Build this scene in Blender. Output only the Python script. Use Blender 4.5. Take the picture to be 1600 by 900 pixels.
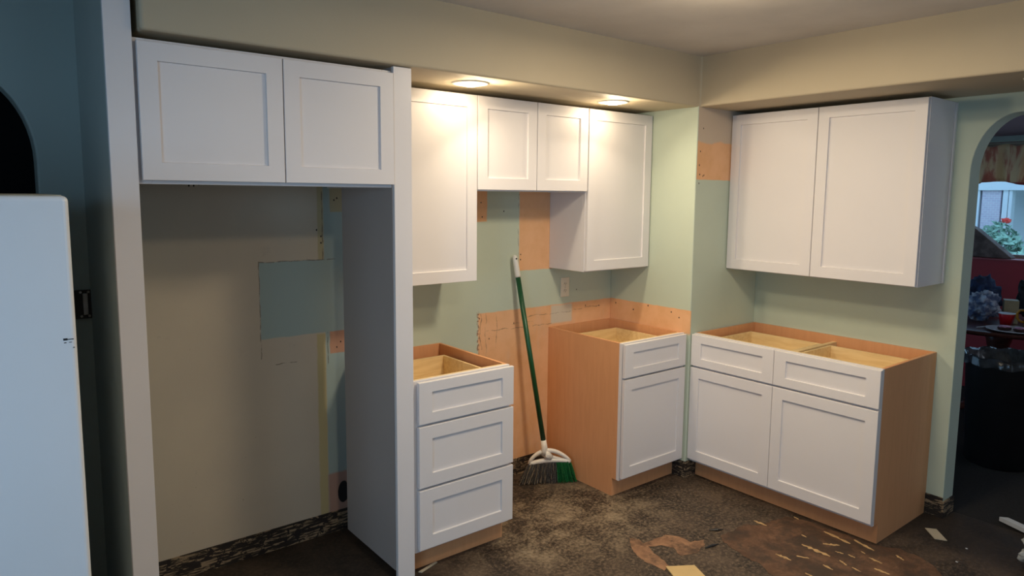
import bpy, bmesh, math, random
from mathutils import Vector, Matrix, noise
random.seed(7)
S = bpy.context.scene
for o in list(bpy.data.objects): bpy.data.objects.remove(o)
PI = math.pi

# ------------------------------------------------------------------ camera, world, lights, exposure
cam = bpy.data.objects.new('camera', bpy.data.cameras.new('camera')); S.collection.objects.link(cam); S.camera = cam
yaw, pitch, roll, f = -0.6713, -0.1137, 0.0092, 1085.6
fwd = Vector((-math.sin(yaw)*math.cos(pitch), math.cos(yaw)*math.cos(pitch), math.sin(pitch)))
rt = Vector((math.cos(yaw), math.sin(yaw), 0)); up = rt.cross(fwd)
r2 = rt*math.cos(roll)+up*math.sin(roll); u2 = -rt*math.sin(roll)+up*math.cos(roll)
M = Matrix((( r2.x,u2.x,-fwd.x),(r2.y,u2.y,-fwd.y),(r2.z,u2.z,-fwd.z))).to_4x4(); M.translation = (-0.8966,-3.1246,1.6713)
cam.matrix_world = M
cam.data.sensor_width = 36; cam.data.lens = f*36/1600; cam.data.shift_x = -0.5/1600; cam.data.shift_y = -21.0/1600
cam.data.clip_start = 0.02

S.view_settings.view_transform = 'Standard'; S.view_settings.look = 'None'; S.view_settings.exposure = 0.0
S.view_settings.gamma = 1.0; S.view_settings.use_curve_mapping = False

w = bpy.data.worlds.new('sky'); S.world = w; w.use_nodes = True
bg = w.node_tree.nodes['Background']; bg.inputs[0].default_value = (0.36,0.66,1.0,1); bg.inputs[1].default_value = 1.9

def area(name, loc, target, sx, sy, power, col, spread=180, shape='RECTANGLE'):
    d = bpy.data.lights.new(name, 'AREA'); d.shape = shape; d.size = sx; d.size_y = sy
    d.energy = power; d.color = col; d.spread = math.radians(spread)
    o = bpy.data.objects.new(name, d); S.collection.objects.link(o); o.location = loc
    o.rotation_euler = (Vector(target)-Vector(loc)).to_track_quat('-Z','Y').to_euler()
    return o
area('daylight_left_window', (-2.57,-3.0,1.55), (-1.3,-1.7,1.1), 1.0, 1.1, 9, (0.40,0.68,1.0), 100)
area('daylight_rear_window', (1.2,-5.05,1.55), (1.2,-1.0,1.2), 1.5, 1.1, 3.0, (0.90,0.90,1.0))
area('dining_fill_light', (4.9,-4.1,1.6), (5.2,-1.2,1.2), 1.3, 1.1, 8, (0.75,0.85,1.0))  # unseen fill light added to brighten the dining room, no window here

# ------------------------------------------------------------------ node helpers
def newmat(name):
    m = bpy.data.materials.new(name); m.use_nodes = True
    nt = m.node_tree; return m, nt, nt.nodes['Principled BSDF']
class NT:
    def __init__(s, nt): s.nt = nt; s.n = nt.nodes; s.l = nt.links
    def set(s, sock, v):
        if hasattr(v, 'is_output'): s.l.new(v, sock)
        else: sock.default_value = v
    def math(s, op, a, b=0.0, c=None, clamp=False):
        n = s.n.new('ShaderNodeMath'); n.operation = op; n.use_clamp = clamp
        s.set(n.inputs[0], a); s.set(n.inputs[1], b)
        if c is not None: s.set(n.inputs[2], c)
        return n.outputs[0]
    def coord(s):
        return s.n.new('ShaderNodeTexCoord').outputs['Object']
    def noise(s, vec, scale, detail=4, rough=.55, dist=0, out='Fac'):
        n = s.n.new('ShaderNodeTexNoise'); s.l.new(vec, n.inputs['Vector']); n.inputs['Scale'].default_value = scale
        n.inputs['Detail'].default_value = detail; n.inputs['Roughness'].default_value = rough; n.inputs['Distortion'].default_value = dist
        return n.outputs[out]
    def mapping(s, vec, scale=(1,1,1), rot=(0,0,0), loc=(0,0,0)):
        n = s.n.new('ShaderNodeMapping'); s.l.new(vec, n.inputs[0]); n.inputs['Scale'].default_value = scale
        n.inputs['Rotation'].default_value = rot; n.inputs['Location'].default_value = loc; return n.outputs[0]
    def xyz(s, vec):
        n = s.n.new('ShaderNodeSeparateXYZ'); s.l.new(vec, n.inputs[0]); return n.outputs
    def mix(s, fac, a, b):
        n = s.n.new('ShaderNodeMix'); n.data_type = 'RGBA'
        s.set(n.inputs[0], fac)
        for k, v in ((6, a), (7, b)):
            if hasattr(v, 'is_output'): s.l.new(v, n.inputs[k])
            else: n.inputs[k].default_value = (*v, 1)
        return n.outputs[2]
    def step(s, v, lo, hi):
        n = s.n.new('ShaderNodeMapRange'); s.set(n.inputs[0], v); n.inputs[1].default_value = lo; n.inputs[2].default_value = hi
        n.interpolation_type = 'SMOOTHSTEP'; return n.outputs[0]
    def warp(s, vec, scale, amt):
        nz = s.noise(vec, scale, 5, .6, 0, 'Color')
        a = s.n.new('ShaderNodeVectorMath'); a.operation = 'SUBTRACT'; s.l.new(nz, a.inputs[0]); a.inputs[1].default_value = (.5,.5,.5)
        b = s.n.new('ShaderNodeVectorMath'); b.operation = 'SCALE'; s.l.new(a.outputs[0], b.inputs[0]); b.inputs['Scale'].default_value = amt
        c = s.n.new('ShaderNodeVectorMath'); c.operation = 'ADD'; s.l.new(vec, c.inputs[0]); s.l.new(b.outputs[0], c.inputs[1])
        return c.outputs[0]
    def box(s, a, b, a0, a1, b0, b1, soft=.003):
        m1 = s.step(s.math('ABSOLUTE', s.math('SUBTRACT', a, (a0+a1)/2)), (a1-a0)/2+soft, (a1-a0)/2-soft)
        m2 = s.step(s.math('ABSOLUTE', s.math('SUBTRACT', b, (b0+b1)/2)), (b1-b0)/2+soft, (b1-b0)/2-soft)
        return s.math('MULTIPLY', m1, m2)
    def ell(s, a, b, ca, cb, ra, rb, lo=1.15, hi=.85):
        d1 = s.math('DIVIDE', s.math('SUBTRACT', a, ca), ra); d2 = s.math('DIVIDE', s.math('SUBTRACT', b, cb), rb)
        d = s.math('SQRT', s.math('ADD', s.math('MULTIPLY', d1, d1), s.math('MULTIPLY', d2, d2)))
        return s.step(d, lo, hi)
    def bump(s, bsdf, h, strength=.2, dist=.002):
        n = s.n.new('ShaderNodeBump'); s.l.new(h, n.inputs['Height']); n.inputs['Strength'].default_value = strength
        n.inputs['Distance'].default_value = dist; s.l.new(n.outputs[0], bsdf.inputs['Normal'])

def paint(name, col, rough=.5, var=.06, scale=3, bump=.1, bscale=150, metallic=0, coat=0):
    m, nt, b = newmat(name); N = NT(nt); v = N.coord()
    nz = N.noise(v, scale, 4)
    c2 = tuple(max(0, c*(1-var*2)) for c in col)
    nt.links.new(N.mix(N.step(nz, .3, .7), c2, col), b.inputs['Base Color'])
    b.inputs['Roughness'].default_value = rough; b.inputs['Metallic'].default_value = metallic
    b.inputs['Coat Weight'].default_value = coat
    if bump: N.bump(b, N.noise(v, bscale, 3), bump, .001)
    return m

def wood(name, c1, c2, rough=.55, axis='z', scale=6, streak=14):
    m, nt, b = newmat(name); N = NT(nt); v = N.coord()
    sc = {'z': (streak, streak, 1), 'x': (1, streak, streak), 'y': (streak, 1, streak)}[axis]
    g = N.noise(N.mapping(v, sc), scale, 6, .6, .6)
    g2 = N.noise(v, 2.5, 3)
    c = N.mix(N.step(g, .35, .68), c1, c2)
    c = N.mix(N.math('MULTIPLY', N.step(g2, .4, .7), .25), c, c2)
    nt.links.new(c, b.inputs['Base Color']); b.inputs['Roughness'].default_value = rough
    N.bump(b, g, .08, .001); return m

SAGE = (0.55,0.62,0.50); ORANGE = (0.66,0.36,0.195); BEIGE = (0.56,0.465,0.35); CREAM = (0.60,0.50,0.34)
SAGE_DIM = (0.35,0.43,0.40)  # sage paint with the alcove's bluish shade put into the colour
M_white = paint('white_cabinet_paint', (0.79,0.75,0.745), .38, .012, 2, .04)
M_ply = wood('cabinet_side_laminate', (0.74,0.36,0.165), (0.70,0.335,0.15), .5, 'z', 4, 10)
M_pine = wood('drawer_box_pine', (0.86,0.66,0.36), (0.74,0.53,0.26), .5, 'x', 5, 9)
M_edge = paint('plywood_edge', (0.84,0.68,0.42), .6, .1, 30)
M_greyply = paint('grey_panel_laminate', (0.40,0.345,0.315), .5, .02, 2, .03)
M_soffit = paint('cream_soffit_paint', (0.56,0.47,0.325), .7, .03, 1.5, .25, 90)
M_ceil = paint('ceiling_paint', (0.74,0.70,0.66), .85, .05, 3, .8, 60)
M_sage = paint('sage_wall_paint', SAGE, .7, .03, 2, .25, 90)
M_sage_dim = paint('sage_paint_blue_shade', (0.36,0.42,0.40), .7, .03, 2, .25, 90)  # sage paint again, dim blue light at the far left mixed into its colour
M_plainwall = paint('neutral_wall_paint', (0.50,0.45,0.38), .8, .03, 2, .2, 90)
M_black = paint('black_plastic', (0.012,0.012,0.014), .45, .1, 10)
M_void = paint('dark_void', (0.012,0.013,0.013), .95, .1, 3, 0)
M_ivory = paint('ivory_plastic', (0.80,0.73,0.58), .4, .02, 10)
M_metal = paint('galvanised_metal', (0.45,0.45,0.46), .35, .1, 20, .1, 60, 1.0)

# back wall: old paint, patches left where the former cabinets stood
def back_wall_mat():
    m, nt, b = newmat('patched_back_wall'); N = NT(nt); v0 = N.coord(); v = N.warp(v0, 14, .012)
    X, Y, Z = N.xyz(v); big = N.noise(v0, 2.2, 4)
    col = N.mix(N.step(big, .3, .7), tuple(c*.95 for c in SAGE), SAGE)
    # far left: same sage paint, its dim blue light put into the colour
    col = N.mix(N.step(X, -.40, -.42), col, (0.34,0.41,0.39))
    # alcove
    col = N.mix(N.box(X, Z, -.42, .7, .0, 2.3), col, SAGE_DIM)
    beige = N.mix(N.step(N.noise(v0, 1.6, 5), .3, .72), (0.54,0.46,0.355), (0.60,0.51,0.385))
    stain = N.math('MULTIPLY', N.step(N.noise(v0, 9, 6, .7), .62, .75), .35)
    beige = N.mix(stain, beige, (0.36,0.29,0.22))
    beige = N.mix(N.math('MULTIPLY', N.step(N.noise(v0, 45, 3), .70, .76), .5), beige, (0.3,0.22,0.15))
    col = N.mix(N.box(X, Z, -.42, .443, .0, 2.3), col, beige)
    col = N.mix(N.box(X, Z, .138, .50, 1.011, 1.36), col, SAGE_DIM)
    col = N.mix(N.box(X, Z, .400, .443, .10, 1.005, .006), col, (0.52,0.43,0.22))
    col = N.mix(N.box(X, Z, .415, .443, 1.362, 1.72, .005), col, (0.50,0.42,0.24))
    col = N.mix(N.box(X, Z, .478, .70, 1.585, 1.72), col, (0.42,0.36,0.22))
    col = N.mix(N.box(X, Z, .465, .70, .902, 1.011), col, (0.50,0.27,0.17))
    col = N.mix(N.box(X, Z, .443, .70, .09, .30, .008), col, (0.42,0.26,0.20))
    col = N.mix(N.ell(X, Z, .521, .192, .030, .055, 1.06, .94), col, (0.012,0.012,0.012))
    # cracks around the bluish sage patch
    for a0, a1, b0, b1 in ((.1345,.1385,.92,1.365), (.436,.441,1.36,1.68), (.452,.457,.84,1.01), (.138,.50,1.358,1.363), (.20,.30,.885,.889)):
        col = N.mix(N.math('MULTIPLY', N.box(X, Z, a0, a1, b0, b1, .0012), N.math('MULTIPLY', N.step(N.noise(v0, 25, 5), .36, .58), .75)), col, (0.13,0.10,0.07))
    # behind the range
    orange = N.mix(N.step(N.noise(v0, 5, 6, .65), .35, .7), (0.86,0.49,0.26), (0.78,0.42,0.20))
    smear = N.math('MULTIPLY', N.step(N.noise(N.mapping(v0, (1, 1, .35)), 7, 6, .65), .50, .72), .45)
    low = N.mix(smear, orange, (0.74,0.52,0.36))
    col = N.mix(N.box(X, Z, .9, 1.402, 1.523, 2.0), col, orange)
    col = N.mix(N.box(X, Z, 1.634, 1.95, 1.235, 2.0), col, orange)
    col = N.mix(N.box(X, Z, 1.344, 2.6, .0, 1.010, .004), col, low)
    col = N.mix(N.box(X, Z, 1.890, 2.062, .895, 1.004, .008), col, (0.66,0.58,0.46))
    vs = N.warp(v0, 9, .05); XS, YS, ZS = N.xyz(vs)
    br = N.math('MULTIPLY', N.step(N.noise(v0, 20, 5), .36, .60), .75)
    for a0, a1, b0, b1 in ((1.358,1.364,.80,1.01), (1.395,1.398,.70,1.01), (1.40,1.90,.90,.9035), (1.47,1.473,.80,1.0), (1.66,2.05,.955,.958), (1.628,1.632,1.26,1.68), (2.08,2.36,.965,.968), (1.58,1.75,.93,.932)):
        A, B = (XS, ZS)
        col = N.mix(N.math('MULTIPLY', N.box(A, B, a0, a1, b0, b1, .0012), br), col, (0.16,0.08,0.05))
    rough_edge = N.math('MULTIPLY', N.box(X, Z, 1.335, 1.352, .75, 1.02, .003), N.step(N.noise(v0, 55, 3), .45, .6))
    col = N.mix(rough_edge, col, (0.30,0.17,0.10))
    # screw holes
    for hx, hz in ((-.375,1.52),(-.37,1.33),(-.365,1.16),(-.36,.84),(-.35,.36),(1.352,.98),(1.36,1.63),(1.37,1.55),(1.645,1.30),(1.647,1.33),(1.52,1.58),
                   (.43,1.44),(.432,1.47),(.41,1.5),(-.12,1.70),(-.10,1.705),(-.14,1.70),(.50,1.64),(.515,1.65),(.50,.93),(.52,.955),(2.18,.98),(2.30,.97),(1.60,.93),(1.42,.86),(2.1,1.09)):
        col = N.mix(N.ell(X, Z, hx, hz, .0035, .0045), col, (0.03,0.02,0.015))
    nt.links.new(col, b.inputs['Base Color']); b.inputs['Roughness'].default_value = .75
    N.bump(b, N.noise(v0, 80, 4), .3, .001); return m
M_back = back_wall_mat()

def column_mat():
    m, nt, b = newmat('patched_column_wall'); N = NT(nt); v0 = N.coord(); v = N.warp(v0, 16, .012); X, Y, Z = N.xyz(v)
    x0, y0, z0 = N.xyz(v0); col = N.mix(N.step(N.noise(v0, 2.2, 4), .3, .7), tuple(c*.95 for c in SAGE), SAGE)
    side = N.math('LESS_THAN', x0, 2.412); front = N.math('SUBTRACT', 1.0, side)
    orange = N.mix(N.step(N.noise(v0, 5, 6, .65), .35, .7), (0.86,0.49,0.26), (0.78,0.42,0.20))
    col = N.mix(N.math('MULTIPLY', side, N.math('MULTIPLY', N.step(Z, 1.013, 1.009), N.step(z0, .86, .88))), col, orange)
    col = N.mix(N.math('MULTIPLY', front, N.step(Z, 1.768, 1.772)), col, orange)
    zz = N.math('ADD', z0, N.math('MULTIPLY', N.noise(v0, 10, 5), .06))
    col = N.mix(N.math('MULTIPLY', front, N.step(zz, 2.005, 2.02)), col, (0.62,0.50,0.38))
    for hy, hz in ((-.05,.985),(-.32,1.0),(-.20,.96),(-.50,.985),(-.56,.96)):
        col = N.mix(N.math('MULTIPLY', side, N.ell(Y, Z, hy, hz, .0045, .005)), col, (0.05,0.03,0.02))
    for hx, hz in ((2.435,1.85),(2.44,1.93),(2.44,1.80),(2.47,1.79),(2.48,1.795),(2.436,1.75),(2.46,2.06)):
        col = N.mix(N.math('MULTIPLY', front, N.ell(X, Z, hx, hz, .004, .005)), col, (0.05,0.03,0.02))
    nt.links.new(col, b.inputs['Base Color']); b.inputs['Roughness'].default_value = .75
    N.bump(b, N.noise(v0, 80, 4), .3, .001); return m
M_col = column_mat()

def floor_mat():
    m, nt, b = newmat('torn_subfloor'); N = NT(nt); v = N.coord(); X, Y, Z = N.xyz(v)
    w1 = N.warp(v, 5, .22); WX, WY, WZ = N.xyz(w1); w2 = N.warp(v, 9, .10); VX, VY, VZ = N.xyz(w2)
    n1 = N.noise(v, 5, 9, .72, .3); n2 = N.noise(v, 60, 8, .78); n3 = N.noise(v, 130, 4, .6)
    col = N.mix(N.step(n1, .36, .68), (0.020,0.0145,0.011), (0.092,0.063,0.043))
    col = N.mix(N.math('MULTIPLY', N.step(n2, .46, .66), .75), col, (0.155,0.108,0.072))
    # dusty adhesive zone
    d = N.ell(WX, WY, 1.50, -.62, .62, .42, 1.3, .3)
    d2 = N.math('MULTIPLY', d, N.step(N.math('ADD', N.math('MULTIPLY', n1, .6), N.math('MULTIPLY', n2, .5)), .48, .74))
    col = N.mix(N.math('MULTIPLY', d2, .95), col, (0.44,0.355,0.235))
    da = N.ell(WX, WY, 1.75, -.95, .8, .6, 1.3, .4)
    col = N.mix(N.math('MULTIPLY', N.math('MULTIPLY', da, N.step(n2, .42, .70)), .60), col, (0.25,0.18,0.115))
    # specks
    col = N.mix(N.math('MULTIPLY', N.step(n3, .69, .74), .7), col, (0.42,0.36,0.26))
    # darker by the doorway and in the alcove
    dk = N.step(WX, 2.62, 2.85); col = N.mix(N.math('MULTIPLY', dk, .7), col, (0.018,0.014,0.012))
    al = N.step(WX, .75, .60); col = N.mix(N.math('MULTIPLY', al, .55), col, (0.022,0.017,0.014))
    nt.links.new(col, b.inputs['Base Color'])
    b.inputs['Specular IOR Level'].default_value = .35
    b.inputs['Roughness'].default_value = .62
    N.bump(b, N.math('ADD', N.math('MULTIPLY', n2, .7), N.math('ADD', n1, 0.0)), .7, .006)
    return m
M_floor = floor_mat()

def strip_mat():
    m, nt, b = newmat('bare_base_strip'); N = NT(nt); v = N.coord()
    n = N.noise(N.mapping(v, (7, 7, 60)), 1.6, 4, .6, .8); n2 = N.noise(v, 30, 5, .65, .4)
    lines = N.step(n, .50, .56)
    flakes = N.step(n2, .53, .57)
    col = N.mix(lines, (0.020,0.014,0.010), (0.30,0.215,0.13))
    col = N.mix(flakes, col, (0.016,0.011,0.009))
    nt.links.new(col, b.inputs['Base Color']); b.inputs['Roughness'].default_value = .8
    N.bump(b, n2, .8, .004); return m
M_strip = strip_mat()

# ------------------------------------------------------------------ mesh helpers
def new_bm(): return bmesh.new()
def bx(bm, x0, x1, y0, y1, z0, z1):
    r = bmesh.ops.create_cube(bm, size=1)
    for v in r['verts']:
        v.co = Vector(((x0+x1)/2+v.co.x*(x1-x0), (y0+y1)/2+v.co.y*(y1-y0), (z0+z1)/2+v.co.z*(z1-z0)))
    return r['verts']
def obj(name, bm, mat, parent=None, bevel=0, smooth=False, segs=2, angle=30):
    me = bpy.data.meshes.new(name); bmesh.ops.recalc_face_normals(bm, faces=bm.faces); bm.to_mesh(me); bm.free()
    o = bpy.data.objects.new(name, me); S.collection.objects.link(o)
    for mm in (mat if isinstance(mat, (list, tuple)) else [mat]): me.materials.append(mm)
    if parent: o.parent = parent
    if smooth:
        for p in me.polygons: p.use_smooth = True
    if bevel:
        b = o.modifiers.new('bevel', 'BEVEL'); b.width = bevel; b.segments = segs; b.limit_method = 'ANGLE'; b.angle_limit = math.radians(angle)
    return o
def tag(o, label=None, cat=None, group=None, kind=None):
    if label: o['label'] = label
    if cat: o['category'] = cat
    if group: o['group'] = group
    if kind: o['kind'] = kind
    return o
def thing(name, label, cat, loc=(0,0,0), rz=0, group=None):
    o = bpy.data.objects.new(name, None); S.collection.objects.link(o); o.location = loc; o.rotation_euler = (0,0,rz)
    o.empty_display_size = .1
    return tag(o, label, cat, group)
def struct(name, bm, mat, bevel=0, parent=None, segs=2, smooth=False):
    o = obj(name, bm, mat, parent, bevel, smooth, segs)
    if not parent: o['kind'] = 'structure'
    return o
def prism(bm, pts, fn, t):
    """outline pts (2d) -> fn(a,b,depth) placed, extruded by t"""
    f = [bm.verts.new(fn(a, b, 0)) for a, b in pts]; g = [bm.verts.new(fn(a, b, t)) for a, b in pts]
    bm.faces.new(f); bm.faces.new(g[::-1])
    n = len(pts)
    for i in range(n): bm.faces.new((f[i], f[(i+1)%n], g[(i+1)%n], g[i]))
def lathe(bm, prof, c=(0,0,0), n=32):
    rings = []
    for r, z in prof:
        rings.append([bm.verts.new((c[0]+max(r,1e-5)*math.cos(2*PI*k/n), c[1]+max(r,1e-5)*math.sin(2*PI*k/n), c[2]+z)) for k in range(n)])
    for a, b in zip(rings, rings[1:]):
        for k in range(n): bm.faces.new((a[k], a[(k+1)%n], b[(k+1)%n], b[k]))
    bm.faces.new(rings[0][::-1]); bm.faces.new(rings[-1])
def tube(bm, pts, rad, n=10):
    pts = [Vector(p) for p in pts]; rings = []
    for i, p in enumerate(pts):
        d = (pts[min(i+1, len(pts)-1)]-pts[max(i-1, 0)]).normalized()
        a = d.orthogonal().normalized() if i == 0 else (pa - d*pa.dot(d)).normalized()
        pa = a; b = d.cross(a); r = rad[i] if isinstance(rad, (list, tuple)) else rad
        rings.append([bm.verts.new(p+a*r*math.cos(2*PI*k/n)+b*r*math.sin(2*PI*k/n)) for k in range(n)])
    for a, b in zip(rings, rings[1:]):
        for k in range(n): bm.faces.new((a[k], a[(k+1)%n], b[(k+1)%n], b[k]))
    bm.faces.new(rings[0][::-1]); bm.faces.new(rings[-1])

# ------------------------------------------------------------------ room
ZC = 2.452; XR = 3.063; XC = 2.406; YC = -.641; XL = -2.6; YB = -5.1; WT = .133; ZS = 2.177
bm = new_bm(); bx(bm, XL-.1, XR+WT, YB-.1, .12, -.1, 0); struct('floor', bm, M_floor)
bm = new_bm(); bx(bm, XL-.1, XR+WT, YB-.1, .12, ZC, ZC+.1); struct('ceiling', bm, M_ceil)

def arch(x0, x1, spring, top, a):
    """right-to-left outline of an opening with elliptical upper corners"""
    b = top-spring; pts = [(x1, 0)]
    for k in range(13):
        t = PI/2*k/12; pts.append((x1-a+a*math.cos(t), spring+b*math.sin(t)))
    for k in range(13):
        t = PI/2+PI/2*k/12; pts.append((x0+a+a*math.cos(t), spring+b*math.sin(t)))
    pts.append((x0, 0)); return pts
# back wall with the arch to the dark hall on the left
bm = new_bm()
out = [(XL, ZC), (XL, 0)] + arch(-1.50, -.662, 1.78, 2.10, .22)[::-1] + [(XR+WT, 0), (XR+WT, ZC)]
prism(bm, out, lambda a, b, t: (a, t, b), .12); struct('wall_back', bm, M_back, .008)
# right wall with the arched doorway to the dining room
bm = new_bm()
out = [(-.0, ZC), (-.0, 0)] + arch(-2.85, -1.80, 1.80, 2.085, .19) + [(YB, 0), (YB, ZC)]
prism(bm, out, lambda a, b, t: (XR+t, a, b), WT); struct('wall_right', bm, M_sage, .004)
bm = new_bm(); prism(bm, [(XL-.1, 0), (-.5, 0), (-.5, 1.0), (-.5, ZC), (XL-.1, ZC)], lambda a, b, t: (a, 0, b), .001); bm.free()
# left wall with a window
bm = new_bm()
for a0, a1, b0, b1 in ((YB, -3.55, 0, ZC), (-2.45, .12, 0, ZC), (-3.55, -2.45, 0, .95), (-3.55, -2.45, 2.15, ZC)): bx(bm, XL-.1, XL, a0, a1, b0, b1)
struct('wall_left', bm, M_plainwall)
bm = new_bm()
for a0, a1, b0, b1 in ((XL, .4, 0, ZC), (2.0, XR+WT, 0, ZC), (.4, 2.0, 0, .95), (.4, 2.0, 2.15, ZC)): bx(bm, a0, a1, YB-.1, YB, b0, b1)
struct('wall_rear', bm, M_plainwall)
M_glass, nt_, b_ = newmat('window_glass'); b_.inputs['Transmission Weight'].default_value = 1; b_.inputs['Roughness'].default_value = 0; b_.inputs['IOR'].default_value = 1.02; b_.inputs['Base Color'].default_value = (.9,.97,1,1)
tr = nt_.nodes.new('ShaderNodeBsdfTransparent'); gl = nt_.nodes.new('ShaderNodeBsdfGlossy'); gl.inputs['Roughness'].default_value = .02; mxs = nt_.nodes.new('ShaderNodeMixShader'); mxs.inputs[0].default_value = .05
nt_.links.new(tr.outputs[0], mxs.inputs[1]); nt_.links.new(gl.outputs[0], mxs.inputs[2]); nt_.links.new(mxs.outputs[0], nt_.nodes['Material Output'].inputs[0])
# the column (chase) between the two cabinet runs
bm = new_bm(); bx(bm, XC, XR, YC, 0, 0, ZS+.01); struct('wall_column', bm, M_col, .006, segs=3)
# soffit: L shaped, bullnosed lower edge
bm = new_bm()
L = [(-.418, 0), (-.418, YC-.002), (2.415, YC-.002), (2.455, YB), (XR, YB), (XR, 0)]
prism(bm, L, lambda a, b, t: (a, b, ZS+t), ZC+.06-ZS)
struct('ceiling_soffit', bm, M_soffit, .011, segs=4)
# partition to the left of the fridge alcove (sage paint, blue shade put into its colour)
bm = new_bm(); bx(bm, -.516, -.444, -.595, 0, 0, ZC); struct('wall_partition', bm, M_sage_dim, .002)
# base strips where the baseboards were torn off
bm = new_bm(); bx(bm, -.443, 1.87, -.008, 0, 0, .104); struct('baseboard_back', bm, M_strip)
bm = new_bm(); bx(bm, XC-.008, XC, YC-.0, -.02, 0, .10); bx(bm, XC-.008, XC+.09, YC-.010, YC, 0, .10); struct('baseboard_column', bm, M_strip)
bm = new_bm(); bx(bm, XR-.008, XR, -1.80, -1.715, 0, .11); bx(bm, XR-.008, XR+WT, -1.808, -1.80, 0, .09); struct('baseboard_right', bm, M_strip)
# hall beyond the left arch
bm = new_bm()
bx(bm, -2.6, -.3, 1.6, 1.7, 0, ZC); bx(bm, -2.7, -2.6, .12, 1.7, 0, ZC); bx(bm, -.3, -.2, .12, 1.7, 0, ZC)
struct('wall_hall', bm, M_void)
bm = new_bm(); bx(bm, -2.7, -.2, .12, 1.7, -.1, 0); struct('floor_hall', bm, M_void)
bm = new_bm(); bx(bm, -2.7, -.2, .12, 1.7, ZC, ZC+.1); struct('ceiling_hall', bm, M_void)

# ------------------------------------------------------------------ cabinets
R_ = .058
def shaker(bm, x0, x1, z0, z1, yf, t=.019, r=R_, rec=.009, rz=None):
    """shaker slab, front face at y=yf looking to -Y"""
    rz = rz or r
    def ring(dx, dz, y): return [bm.verts.new(p) for p in ((x0+dx, y, z0+dz), (x1-dx, y, z0+dz), (x1-dx, y, z1-dz), (x0+dx, y, z1-dz))]
    e = .0012
    rings = [ring(0, 0, yf+t), ring(0, 0, yf+e), ring(e, e, yf), ring(r, rz, yf), ring(r+.0015, rz+.0015, yf+rec)]
    for a, b in zip(rings, rings[1:]):
        for k in range(4): bm.faces.new((a[k], a[(k+1)%4], b[(k+1)%4], b[k]))
    bm.faces.new(rings[0]); bm.faces.new(rings[-1][::-1])
def front(name, x0, x1, z0, z1, yf, parent, r=R_, rz=None):
    bm = new_bm(); shaker(bm, x0, x1, z0, z1, yf, r=r, rz=rz); return obj(name, bm, M_white, parent)

def base_cab(W, D, yd, label, loc, rz, fronts, tk=.05, ztk=.1035, H=.877, tex=None, toe_in=0):
    """local: x 0..W, back at y=0, box front at -D, door face at yd.  fronts: (kind,x0,x1,z0,z1)"""
    c = thing('base_cabinet', label, 'cabinet', loc, rz)
    p = .016
    for s in (0, W-p):
        bm = new_bm(); prism(bm, [(0,0), (0,H), (-D+.019,H), (-D+.019,ztk), (-D+tk,ztk), (-D+tk,0)], lambda a, b, t, s=s: (s+t, a, b), p)
        obj('side_panel', bm, M_ply, c)
    bm = new_bm(); bx(bm, p, W-p, -.012, 0, .02, H); obj('back_panel', bm, M_ply, c)
    bm = new_bm(); bx(bm, p, W-p, -D+.019, -.012, ztk, ztk+.014); obj('bottom_panel', bm, M_ply, c)
    bm = new_bm(); bx(bm, p, W-p, -D+tk, -D+tk+.014, 0, ztk); obj('toe_kick', bm, M_ply, c)
    bm = new_bm(); bx(bm, 0, .038, -D, -D+.019, ztk, H); bx(bm, W-.038, W, -D, -D+.019, ztk, H)
    bx(bm, .038, W-.038, -D, -D+.019, H-.038, H); bx(bm, .038, W-.038, -D, -D+.019, ztk, ztk+.03)
    zs = sorted({round(z0,3) for k, x0, x1, z0, z1 in fronts})[1:]
    for z in zs: bx(bm, .038, W-.038, -D, -D+.0185, z-.025, z+.012)
    obj('face_frame', bm, M_white, c, .0008)
    bm = new_bm(); bx(bm, p, W-p, -D+.020, -D+.034, H-.05, H-.001); obj('stretcher', bm, M_pine, c)
    xs = sorted({round(x0,3) for k, x0, x1, z0, z1 in fronts})
    if len(xs) > 1:
        bm = new_bm(); bx(bm, W/2-.012, W/2+.012, -D+.034, -.012, H-.16, H-.035); obj('divider', bm, M_pine, c)
    for kind, x0, x1, z0, z1 in fronts:
        if kind == 'door': front('door', x0, x1, z0, z1, yd, c)
        else:
            dr = front('drawer', x0, x1, z0, z1, yd, c, R_+.008, .046 if z1-z0 < .2 else R_)
            bm = new_bm(); a0 = max(x0, .02)+.022; a1 = min(x1, W-.02)-.022; y0 = -D+.036; y1 = -.10; zb = z0+.02; zt = min(z1-.028, H-.042); q = .013
            bx(bm, a0, a0+q, y0, y1, zb, zt); bx(bm, a1-q, a1, y0, y1, zb, zt); bx(bm, a0+q, a1-q, y1-q, y1, zb, zt); bx(bm, a0+q, a1-q, y0, y0+q, zb, zt)
            bx(bm, a0+q, a1-q, y0+q, y1-q, zb+.008, zb+.016)
            obj('drawer_box', bm, M_pine, dr, .0008)
    return c
D0 = .603
base_cab(.527, D0, -.629, 'white three-drawer base cabinet with no countertop, beside tall fridge panel', (.568,0,0), 0,
         [('drawer', .018, .533, .121, .392), ('drawer', .018, .533, .404, .677), ('drawer', .018, .533, .689, .873)])
base_cab(.534, D0, -.629, 'narrow white base cabinet with one drawer and one door, orange side, right of the broom', (1.870,0,0), 0,
         [('door', .002, .522, .121, .677), ('drawer', .002, .522, .689, .873)])
base_cab(1.072, .620, -.643, 'wide white base cabinet with two doors and two drawers under the right wall', (XR-.001,YC-.003,0), -PI/2,
         [('door', .001, .528, .121, .677), ('door', .531, 1.074, .121, .677), ('drawer', .001, .528, .689, .873), ('drawer', .531, 1.074, .689, .873)], tk=.060)

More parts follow.
